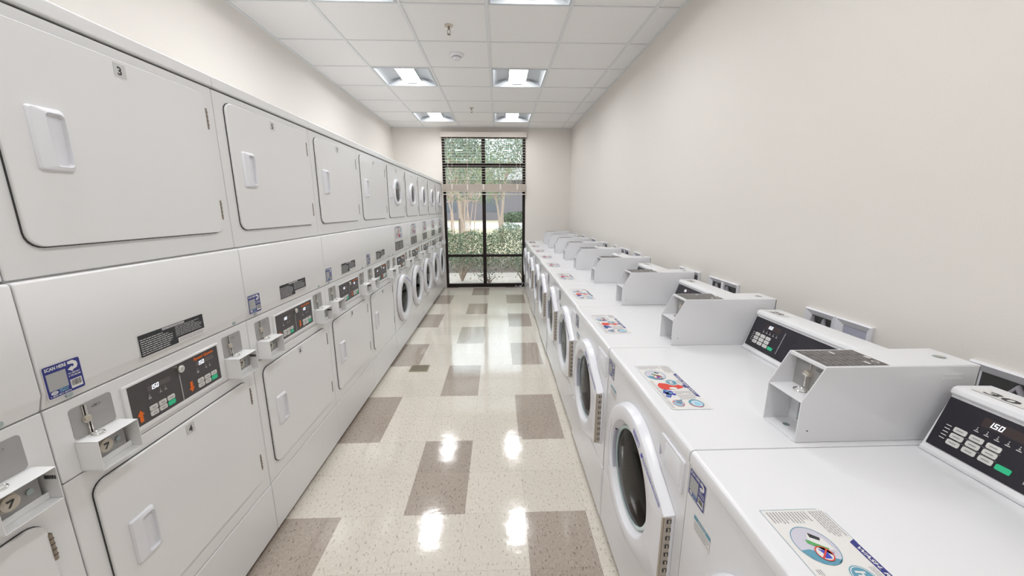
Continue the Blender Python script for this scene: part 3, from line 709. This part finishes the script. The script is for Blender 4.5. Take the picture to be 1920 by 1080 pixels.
# ------------------------------------------------------------ single washers
def make_washer():
    root = empty('front_load_washer'); a, c_ = GAP, Wd-GAP; D = .735
    b = MB(); b.box(a, a+.02, .0, D, .02, .868, ENAMEL2); b.box(c_-.02, c_, .0, D, .02, .868, ENAMEL2); b.box(a, c_, .40, D, .02, .868, ENAMEL2); b.build('cabinet', root)
    b = MB(); P = [(D, .862), (-.0035, .862), (-.007, .866), (-.008, .885), (-.0055, .8945), (0, .8985), (.006, .900), (D, .900)]; b.prism(P, a, c_, ENAMEL2); b.build('top_deck', root, bevel=.004, seg=2)
    b = MB(); front_with_hole(b, a, c_, .305, .872, .168, -.0035, ENAMEL2)
    b.box(a, a+.001, -.0035, .02, .305, .872, ENAMEL2); b.box(c_-.001, c_, -.0035, .02, .305, .872, ENAMEL2); b.box(a, c_, -.0033, .02, .303, .3055, ENAMEL2); b.build('front_panel', root)
    b = MB(); b.box(a, c_, -.006, .02, .024, .300, ENAMEL2); b.build('lower_panel', root, bevel=.008, seg=3)
    b = MB(); b.box(.03, c_-.03, .05, D-.03, 0, .03, GAPDARK); b.build('plinth', root)
    drum_back(root); washer_door(root)
    # detergent drawer
    b = MB(); b.slab(rr(.555, .752, .694, .850, .006, 3), -.0105, 0, PLASTIC); o = b.build('dispenser_drawer', root, bevel=.002)
    b = MB(); f = print_on(b, 0, 0, .0105)
    R = lambda P, y: [(x, -y, z) for x, z in P]
    b.slab([(.5552,.776),(.5552,.812),(.572,.790)], -.0110, -.0104, PLASTIC2)
    b.loft([R(rr(.585,.762,.684,.842,.010,3), .0106), R(rr(.588,.765,.681,.839,.010,3), .0122)], PLASTIC, cap1=True); b.build('drawer_pull', o, smooth=True, angle=30)
    service_sticker(root, .006, .782, .0036, .94)
    b = MB(); f = print_on(b, .044, .708, .0036); f.rect(0, 0, .072, .042, PPAPER, 0); f.rect(0, .032, .072, .042, PTEAL, 1); f.text('NOTICE', .018, .0335, .007, PWHITE, 2, w=.036); f.lines(.004, .004, .068, .028, 4, PTEXT, 1, 31, .35); b.build('notice_label', root)
    wash_decal(root, (.197, .034, .900), (1,0,0), (0,1,0), 1, 1, .95)
    # console
    y0, y1, z0, z1 = .583, .634, .9005, 1.047
    P = [(y0-.004, .9005), (y0-.004, .911), (y0+.001, .915), (y1-.002, z1), (y1-.010, z1+.008), (y1-.006, 1.068), (y1+.004, 1.072), (.728, 1.070), (.731, .9005)]
    b = MB(); b.prism(P, .012, .600, ENAMEL2); con = b.build('console', root, bevel=.003, seg=2)
    U = Vector((1,0,0)); Vv = Vector((0, .051, .137)).normalized(); O = Vector((0, y0-.0017, .9105))
    b = MB(); f = Flat(b, O, U, Vv, .0012, .0003); f.poly([(.020,.013),(.590,.013),(.590,.141),(.014,.141)], BLACK, 0)
    f.rect(.088, .106, .168, .127, DISP2, 1); f.seg7('1.50', .098, .1105, .0125, DIGIT, 2); f.rect(.191, .031, .1935, .120, PGREY, 1)
    for q in range(5):
        u = .087+q*.0182; f.ring((u, .0985), 0, .001, PWHITE, 1, 8); f.rect(u-.004, .0885, u+.005, .0900, PWHITE, 1); f.poly([(u-.002,.092),(u+.0025,.092),(u, .0965)], PGREY, 1)
    for q in range(5): f.rect(.036, .074-q*.0085, .047, .0757-q*.0085, PWHITE, 1)
    for q in range(2): f.rect(.07, .0635-q*.0165, .142, .0640-q*.0165, PGREY, 1)
    kp = b.build('keypad', con); kp['label'] = 'black keypad with white keys'
    for q in range(3):
        for r_ in range(3):
            b = MB(); f = Flat(b, O, U, Vv, .0022, .0003); u = .0655+q*.0308; v = .0725-r_*.0165
            Q = rr(u-.0125, v-.0065, u+.0125, v+.0065, .003, 3)
            lo = [f.P(p[0], p[1], -3) for p in Q]; hi = [f.P(p[0], p[1], 2) for p in Q]; b.loft([lo, hi], KEYW, cap1=True)
            f.rect(u-.007, v-.0012, u+.007, v+.0012, PTEXT, 4); b.build('button', kp)
    b = MB(); f = Flat(b, O, U, Vv, .0022, .0003); Q = rr(.1445, .0325, .1700, .0455, .003, 3); b.loft([[f.P(p[0], p[1], -3) for p in Q], [f.P(p[0], p[1], 2) for p in Q]], KEYG, cap1=True); o = b.build('button', kp); o['label'] = 'green start key'
    b = MB(); f = Flat(b, (.034, .646, 1.0725), (1,0,0), (0,1,-.02)); f.rect(0, 0, .092, .040, PPAPER, 0); f.text('30', .016, .006, .028, PDARK, 1, w=.058, bold=.03); b.build('number_label', con)
    # coin box on the near side
    s0, s1 = .572, .6925; t_ = .0025
    prof = [(.279, .9008), (.279, 1.0145), (.3285, 1.1095), (.734, 1.1075), (.734, .9008)]
    b = MB()
    for s in (s0, s1-t_): b.prism(prof, s, s+t_, ENAMEL2)
    b.box(s0+t_, s1-t_, .3285, .734, 1.1065, 1.1095, ENAMEL2)                     # top
    b.box(s0+t_, s1-t_, .279, .734, .9008, .9030, ENAMEL2)                       # floor
    b.box(s0+t_, s1-t_, .2800, .355, 1.0115, 1.0145, ENAMEL2)                     # shelf
    b.box(s0+t_, s1-t_, .352, .356, .903, 1.1070, ENAMEL2)                       # back of the compartments
    b.box(s0+t_, s1-t_, .3285, .3315, 1.100, 1.1070, ENAMEL2)
    b.box(s0+t_, s0+.004, .345, .352, .922, 1.011, ENAMEL2)
    b.box(s0, s1, .730, .734, .903, 1.106, ENAMEL2)
    cb = b.build('coin_box', root, bevel=.0012, seg=2)
    b = MB(); b.box(s0+t_, s1-t_, .3495, .352, 1.0150, 1.1060, PLATE); f = Flat(b, (s0, .3495, 1.015), (1,0,0), (0,0,1))
    f.rect(.050, .045, .054, .088, PGREY, 0); f.ring((.083, .066), .0105, .0115, PDARK, 0, 18, .5); f.text('25¢', .077, .063, .006, PDARK, 1)
    sl = b.build('coin_slide', cb); sl['label'] = 'grey coin slide plate'
    b = MB(); x = s0+.055; yb = .3495
    b.box(x-.006, x-.001, yb-.010, yb, 1.0150, 1.056, RUBBER); b.box(x-.001, x+.004, yb-.014, yb, 1.0150, 1.062, CHROME); b.box(x-.001, x+.001, yb-.003, yb, 1.062, 1.104, CHROME)
    b.cyl((x, yb, 1.062), (0,-1,0), .0095, .012, LOCKM, 18); b.box(x-.010, x+.008, yb-.015, yb-.010, 1.058, 1.063, CHROME)
    b.tube([(x+.016*math.cos(a), yb-.022+.014*math.sin(a), 1.0165) for a in [i*2*PI/18 for i in range(19)]], .0015, CHROME, 6)
    b.build('coin_lever', sl, smooth=True)
    b = MB(); b.box(s0+.035, s1-t_, .3495, .352, .915, 1.0110, PLATE); b.cyl((s0+.080, .3495, .965), (0,-1,0), .0205, .012, LOCKM, 24); b.build('lock_plate', cb)
    b = MB(); b.cyl((s0+.047, .3495, .934), (0,-1,0), .0065, .006, SCREW, 14)
    b.cyl((s0+.040, .318, .903), (0,0,1), .0085, .001, SCREW, 16); b.cyl((s0+.088, .318, .903), (0,0,1), .0085, .001, SCREW, 16); b.build('screw', cb, smooth=True)
    b = MB(); f = Flat(b, (s0+.006, .334, 1.1095), (1,0,0), (0,1,-.003)); w, h = .108, .168; f.rect(0, 0, w, h, PGREY, 0); f.rect(.002, .002, w-.002, h-.002, PBROWN, 1)
    for q in range(1, 5): f.rect(.004, h*q/5-.001, w-.004, h*q/5+.001, PGREY, 2)
    R_ = random.Random(5)
    for q in range(5):
        for r_ in range(3):
            u = .008+r_*.034; v = h*q/5+.008
            f.lines(u, v, u+.026, v+.016, 2, PGREY, 2, q*7+r_, .3)
            if R_.random() < .45: f.rect(u+.004, v+.012, u+.022, v+.019, PPAPER, 3)
    f.ring((.085, .15), .006, .008, PPAPER, 3, 18); o = b.build('instruction_label', cb); o['label'] = 'dark instruction plate on top of the coin box'
    b = MB(); b.cyl((.637, .688, 1.1078), (0,0,1), .013, .003, SCREW, 20); b.cyl((.637, .688, 1.1108), (0,0,1), .008, .0012, CHROME, 16); b.build('cam_lock', cb, smooth=True)
    b = MB(); f = Flat(b, (s1, 0, 0), (0,1,0), (0,0,1), .0003)
    b.box(s1-.0005, s1+.0015, .640, .690, 1.072, 1.0750, ENAMEL2); b.box(s1-.0005, s1+.0015, .640, .690, 1.084, 1.0870, ENAMEL2); b.cyl((s1, .307, .934), (1,0,0), .0018, .001, PDARK, 8); b.build('embossed_tab', cb)
    return root
right_y = [.1175]+[.83+i*.7125 for i in range(4)]+[3.68+i*.6935 for i in range(5)]
dx = [0, 0, -.003, .004, .008, .002, .012, 0, .006, .010]
RXF = .489
GR = ['front load washer cut off by the bottom right photo corner', 'front load washer with its black keypad and coin box fully in view',
      'front load washer, third from the camera, before the double outlet box', 'front load washer, fourth from the camera on the right',
      'front load washer, fifth from the camera on the right', 'front load washer, sixth from the camera on the right',
      'front load washer, seventh from the camera on the right', 'front load washer, third from the window on the right',
      'front load washer, second from the window on the right', 'front load washer, last on the right beside the window wall']
pw = None
def set_console_number(root, txt):
    for c in root.children:
        if c.name.startswith('console'):
            for q in c.children:
                if q.name.startswith('number_label'):
                    b = MB(); f = Flat(b, (.034, .646, 1.0725), (1,0,0), (0,1,-.02)); f.rect(0, 0, .092, .040, PPAPER, 0); f.text(txt, .016, .006, .028, PDARK, 1, w=.058, bold=.03)
                    t = b.build('tmp'); q.data = t.data; bpy.data.objects.remove(t)
for i, y in enumerate(right_y):
    o = make_washer() if pw is None else copy_tree(pw); pw = pw or o
    Wp = .7125 if i < 5 else .6935
    o.location = (RXF+dx[i], y+Wp, 0); o.rotation_euler = (0, 0, -PI/2); o.scale = (Wp/Wd, 1, 1)
    set_console_number(o, str(30-i)); tag(o, GR[i], 'washing machine', 'front load washers along the right wall')

# ------------------------------------------------------------ laundry outlet boxes on the right wall
def outlet(y0, y1, hoses, lab, split=False):
    t = empty('outlet_box', (XR, y0, 0), 0, lab, 'outlet box', 'outlet boxes on the right wall')
    z1, z0 = 1.085, .86; fw = .024; L = y1-y0; b = MB()
    R = lambda a, x: [(x, fw*a if k in (0, 3) else L-fw*a, z0+fw*a if k in (0, 1) else z1-fw*a) for k in range(4)]
    b.loft([R(0, 0), R(0, -.010), R(.15, -.016), R(1, -.004), R(1.1, -.0015)], PLASTIC)
    b.build('frame', t)
    b = MB(); b.add(R(1.05, -.0012), [(0,1,2,3)], GAPDARK if hoses else PLASTIC2); b.build('recess', t)
    if split: b = MB(); b.box(-.012, -.001, L/2-.012, L/2+.012, z0+fw, z1-.006, PLASTIC); b.build('divider', t)
    if hoses:
        for k in range(2):
            b = MB(); yc = L*(.32+.36*k); b.tube([(-.003, yc-L*.14, z0+.03), (-.012, yc-L*.10, z0+.13), (-.014, yc, z0+.192), (-.012, yc+L*.10, z0+.13), (-.003, yc+L*.14, z0+.03)], .0085, HOSE, 8); b.build('hose', t, smooth=True)
outlet(1.372, 1.519, True, 'white outlet box with grey hoses behind the second washer console')
outlet(1.224, 1.370, False, 'white outlet box with empty grey recess behind the second washer console')
outlet(.60, .945, True, 'white outlet box with coiled hoses at the right photo edge')
outlet(1.988, 2.276, True, 'wide white outlet box above the third washer', True)
outlet(2.40, 2.675, True, 'wide white outlet box between the third and fourth coin boxes', True)
outlet(3.44, 3.62, False, 'small white outlet cover behind the fifth washer')
outlet(3.76, 4.05, True, 'white outlet box with two dark holes, nearer of the two far ones', True)
outlet(4.15, 4.30, False, 'small white outlet cover between the two far dark-holed boxes')
outlet(4.53, 4.81, True, 'white outlet box with two dark holes, farther of the two far ones', True)
outlet(5.10, 5.38, False, 'white outlet cover, third from the window wall')
outlet(5.74, 6.0, False, 'white outlet cover, second from the window wall')
outlet(6.32, 6.6, True, 'white outlet box nearest the window wall', True)

# ------------------------------------------------------------ floor vent and cable
t = empty('floor_vent', (-.768, 3.39, 0), 0, 'small brass slatted floor register near the left machines', 'floor vent')
b = MB(); b.box(-.088, .088, -.072, .072, 0, .0015, GAPDARK); b.build('duct_opening', t)
b = MB()
for x0, x1, y0, y1 in ((-.088,-.08,-.075,.075),(.08,.088,-.075,.075),(-.08,.08,-.075,-.066),(-.08,.08,.066,.075)): b.box(x0, x1, y0, y1, 0, .004, BRASS)
b.build('frame', t)
b = MB()
for k in range(12): x = -.073+k*.0133; b.box(x-.0032, x+.0032, -.066, .066, .001, .0036, BRASS)
b.build('slats', t)
b = MB(); b.tube([(.478,7.06,.004),(.44,7.04,.012),(.40,7.08,.05),(.38,7.10,.02),(.36,7.07,.005),(.33,7.09,.05),(.30,7.10,.006)], .004, PLASTIC, 6)
b.tube([(.48,7.10,.09),(.46,7.08,.10),(.43,7.07,.05),(.40,7.06,.006),(.36,7.04,.005)], .0035, PLASTIC, 6)
tag(b.build('cable', smooth=True), 'thin white cable lying on the floor below the window', 'cable')

# ------------------------------------------------------------ window
wy = YB+.035
w = empty('window_1', (0, 0, 0)); w['kind'] = 'structure'
b = MB()
def fbar(x0, x1, z0, z1, d=.05): b.box(x0, x1, wy-.01, wy+d, z0, z1, FRAME)
MX = -.268; mz = [(0, .07), (.592, .640), (2.236, 2.302), (2.735, 2.80)]
fbar(WX0, WX0+.045, 0, WZ1); fbar(WX1-.050, WX1, 0, WZ1); fbar(MX-.032, MX+.032, .07, 2.735)
for z0, z1 in mz: b.box(WX0+.045, WX1-.05, wy-.008, wy+.048, z0, z1, FRAME)
b.build('window_frame', w, bevel=.003)
for (x0, x1) in ((WX0+.045, MX-.032), (MX+.032, WX1-.05)):
    for (z0, z1) in ((.07, .592), (.640, 2.236), (2.302, 2.735)):
        b = MB(); b.box(x0, x1, wy+.018, wy+.022, z0, z1, WGLASS); b.build('window_pane', w)
# blind
t = empty('window_blind', (0, YB-.045, 0), 0, 'raised beige horizontal slat blind hanging over the tall window', 'blind')
b = MB(); b.box(WX0-.012, WX1+.012, -.025, .035, 2.745, 2.822, SLATW); b.box(WX0-.012, WX1+.012, -.035, -.025, 2.738, 2.826, SLATW); b.build('headrail', t, bevel=.002)
b = MB(); z = 2.715
while z > 1.95: b.box(WX0+.006, WX1-.006, -.022, .024, z, z+.0028, SLATW); z -= .0465
b.build('slats', t)
b = MB(); z = 1.935
while z > 1.82: b.box(WX0+.004, WX1-.004, -.024, .026, z-.0055, z, SLAT); z -= .0072
b.box(WX0+.002, WX1-.002, -.026, .028, 1.800, 1.815, SLAT); b.build('slat_stack', t)
b = MB(); b.box(WX0+.002, WX1-.002, -.015, .015, 1.748, 1.762, SLATW); b.build('bottom_rail', t)
for x in (-.905, -.83, -.55, .03, .33, .40):
    b = MB()
    for yy in (-.024, .026): b.tube([(x, yy, 1.76), (x, yy, 2.75)], .0017, SLATW, 5)
    b.build('ladder_cord', t)
for x in (-.84, -.56, -.27, .04, .35):
    b = MB(); b.box(x-.014, x+.014, -.0275, -.025, 1.835, 1.93, SLATW); b.build('tape_loop', t)

# ------------------------------------------------------------ outdoors
b = MB(); b.box(-14, 14, YB+.16, 7.62, -.3, -.06, MULCH); b.box(-14, 14, 9.1, 12.2, -.3, -.05, MULCH); tag(b.build('planting_bed'), kind='structure')
b = MB(); b.box(-14, 14, 7.62, 9.1, -.3, -.04, CONC); tag(b.build('sidewalk'), kind='structure')
b = MB(); b.box(-70, 70, 12.2, 30, -.5, -.06, LAWN); b.box(-70, 70, 30, 42, -.5, -.05, ROAD); b.box(-120, 120, 42, 120, -.5, -.06, LAWN); tag(b.build('lawn'), kind='structure')
def leaf_mesh(n, fn, size, mats, seed):
    R = random.Random(seed); b = MB()
    for i in range(n):
        p = Vector(fn(R)); a = Vector((R.gauss(0,1), R.gauss(0,1), R.gauss(0,.7))).normalized(); c_ = a.orthogonal().normalized(); c_.rotate(Matrix.Rotation(R.uniform(0, 6.28), 3, a))
        d = a.cross(c_); s = size*R.uniform(.6, 1.35)
        b.add([p-c_*s, p+d*s*.42+a*s*.1, p+c_*s, p-d*s*.42+a*s*.1], [(0,1,2,3)], R.choice(mats))
    return b
def blob(c, r):
    def fn(R):
        while True:
            v = Vector((R.uniform(-1,1), R.uniform(-1,1), R.uniform(-1,1)))
            if .35 < v.length < 1: return (c[0]+v.x*r[0], c[1]+v.y*r[1], c[2]+v.z*r[2])
    return fn
def hedge_fn(x0, x1, y0, y1, z0, z1):
    def fn(R):
        x = R.uniform(x0, x1); top = z1+.12*math.sin(x*2.3)+.07*math.sin(x*7.1)
        z = z0+(top-z0)*R.random()**.8; k = .35+.65*min(1, (z-z0)/.35)
        yc = (y0+y1)/2; return (x, yc+(y0-yc)*k*R.choice([1, 1, R.random()])*R.uniform(.85, 1.1)*(1 if R.random() < .7 else -1), z)
    return fn
def shrub(x, y, h, r, n, mats, label, seed, size=.03, group=None):
    R = random.Random(seed); t = empty('shrub', (x, y, -.06), 0, label, 'shrub', group)
    b = MB(); tips = []
    for k in range(11):
        a = R.uniform(0, 6.28); q = R.uniform(.3, 1)*r; tip = (math.cos(a)*q, math.sin(a)*q*.7, h*R.uniform(.55, .95)); tips.append(tip)
        b.tube([(0,0,0), (tip[0]*.35, tip[1]*.35, tip[2]*.45), tip], [.016, .011, .004], BARK, 5)
        for m in range(2):
            e = (tip[0]*R.uniform(.7,1.5), tip[1]*R.uniform(.7,1.3), tip[2]*R.uniform(.7,1.15)); b.tube([(tip[0]*.5, tip[1]*.5, tip[2]*.6), e], [.007, .003], BARK, 4); tips.append(e)
    b.build('branches', t, smooth=True)
    def fn(R2):
        c_ = R2.choice(tips); return (c_[0]+R2.gauss(0, .10), c_[1]+R2.gauss(0, .1), c_[2]+R2.gauss(0, .10))
    leaf_mesh(n, fn, size, mats, seed+1).build('foliage', t)
    return t
t = empty('hedge', (0, 0, 0), 0, 'long clipped green hedge across the sidewalk outside the window', 'hedge')
leaf_mesh(26000, hedge_fn(-3.4, 2.4, 9.35, 10.5, .0, 1.0), .025, [LEAFA, LEAFA, LEAFB, LEAFB, LEAFC], 11).build('foliage', t)
b = MB(); R = random.Random(4)
for k in range(70):
    x = R.uniform(-4.0, 3.0); y = R.uniform(9.6, 10.2); b.tube([(x, y, -.06), (x+R.uniform(-.12,.12), y, .3), (x+R.uniform(-.3,.3), y+R.uniform(-.2,.2), .85)], [.014, .01, .004], BARK, 5)
b.build('stems', t)
shrub(-.80, 8.05, .62, .42, 520, [LEAFB, LEAFA], 'leafy shrub with fanned bare stems outside the left lower pane', 21, .028)
shrub(.52, 7.95, .60, .40, 460, [LEAFA, LEAFB], 'leafy shrub outside the right lower pane', 31, .028)
shrub(-.20, 7.85, .26, .22, 150, [LEAFB], 'small sparse shrub behind the centre mullion', 41, .024)

def myrtle(x, y, h, n, label, seed, spread=1.6, trunks=6, lm=None, cz=None, lift=.45, col=BARK):
    R = random.Random(seed); t = empty('tree', (x, y, -.06), 0, label, 'tree', 'trees outside the window')
    b = MB(); tips = []
    for k in range(trunks):
        a = R.uniform(0, 6.28); q = spread*R.uniform(.25, .6); r0 = .019 if trunks > 8 else (.04 if spread < 1.5 else .1)
        bs = .42 if trunks > 8 else .1; base = (R.uniform(-bs,bs), R.uniform(-.12,.12), 0); mid = (base[0]+math.cos(a)*q*.35, math.sin(a)*q*.35, h*.35); tip = (base[0]+math.cos(a)*q, math.sin(a)*q, h*.72)
        b.tube([base, mid, tip], [r0, r0*.75, r0*.35], col, 7); tips.append(tip)
        for m in range(5):
            e = (tip[0]+R.uniform(-1,1)*spread*.7, tip[1]+R.uniform(-1,1)*spread*.7, h*R.uniform(.55, .98)); b.tube([[(mid[j]+tip[j])/2 for j in range(3)], e], [r0*.4, .008], col, 5); tips.append(e)
    b.build('trunk', t, smooth=True)
    def fn(R2):
        c_ = R2.choice(tips); s = spread*.26; return (c_[0]+R2.gauss(0, s), c_[1]+R2.gauss(0, s), max(h*lift, c_[2]+R2.gauss(0, s)))
    leaf_mesh(n, fn, .045 if spread < 1.5 else .085, lm or [LEAFD, LEAFB], seed+1).build('foliage', t)
MYR = mat('myrtle_bark', (.50, .36, .28), .7)
myrtle(-1.30, 12.9, 3.3, 2100, 'multi-stemmed crepe myrtle with pale pink bark, left pane', 51, .95, 11, [LEAFD, LEAFB, LEAFC], lift=.56, col=MYR)
myrtle(.12, 16.2, 3.6, 2200, 'slender tree with forked pale trunks seen through the right pane', 61, 1.0, 3, [LEAFC, LEAFB], lift=.5)
myrtle(-2.3, 24.5, 7.4, 8500, 'large rounded green tree behind the myrtle', 71, 2.3, 4, [LEAFD, LEAFB], lift=.27)
myrtle(3.0, 24.0, 7.8, 6000, 'broad grey green tree on the lawn, right pane', 81, 2.1, 3, [LEAFD, LEAFB], lift=.30)
myrtle(.2, 34, 8.0, 6000, 'distant tree before the brick building, between two nearer crowns', 91, 2.8, 3, [LEAFD, LEAFB], lift=.33)
myrtle(-8.2, 38, 9, 7000, 'distant tree left of the brick building', 95, 3.0, 3, [LEAFD], lift=.25)
t = empty('shrub', (2.6, 43.5, -.06), 0, 'low rounded green shrubs before the brick building', 'shrub')
leaf_mesh(2600, blob((0, 0, .5), (2.6, .8, .75)), .12, [LEAFA, LEAFB], 99).build('foliage', t)
t = empty('building', (0, 52, -.06), 0, 'long low brick building beyond the lawn', 'building')
b = MB(); b.box(-34, 26, 0, 12, 0, 5.2, BRICK); b.build('wall', t)
b = MB(); b.prism([(-1, 5.2), (6, 8.2), (13, 5.2)], -35, 27, mat('far_roof', (.3,.28,.28), .9)); b.build('roof', t)
for k in range(10):
    x = -30+k*5.6; b = MB(); b.box(x, x+1.9, -.05, .0, 1.1, 3.2, mat('far_window', (.09,.1,.12), .2)); b.build('window', t)
t = empty('bollard', (-1.45, 14.2, -.06), 0, 'short dark wooden post on the lawn edge', 'post'); MB().cyl((0,0,0), (0,0,1), .035, 1.2, mat('post_wood', (.16,.12,.1), .8), 10).build('post', t)
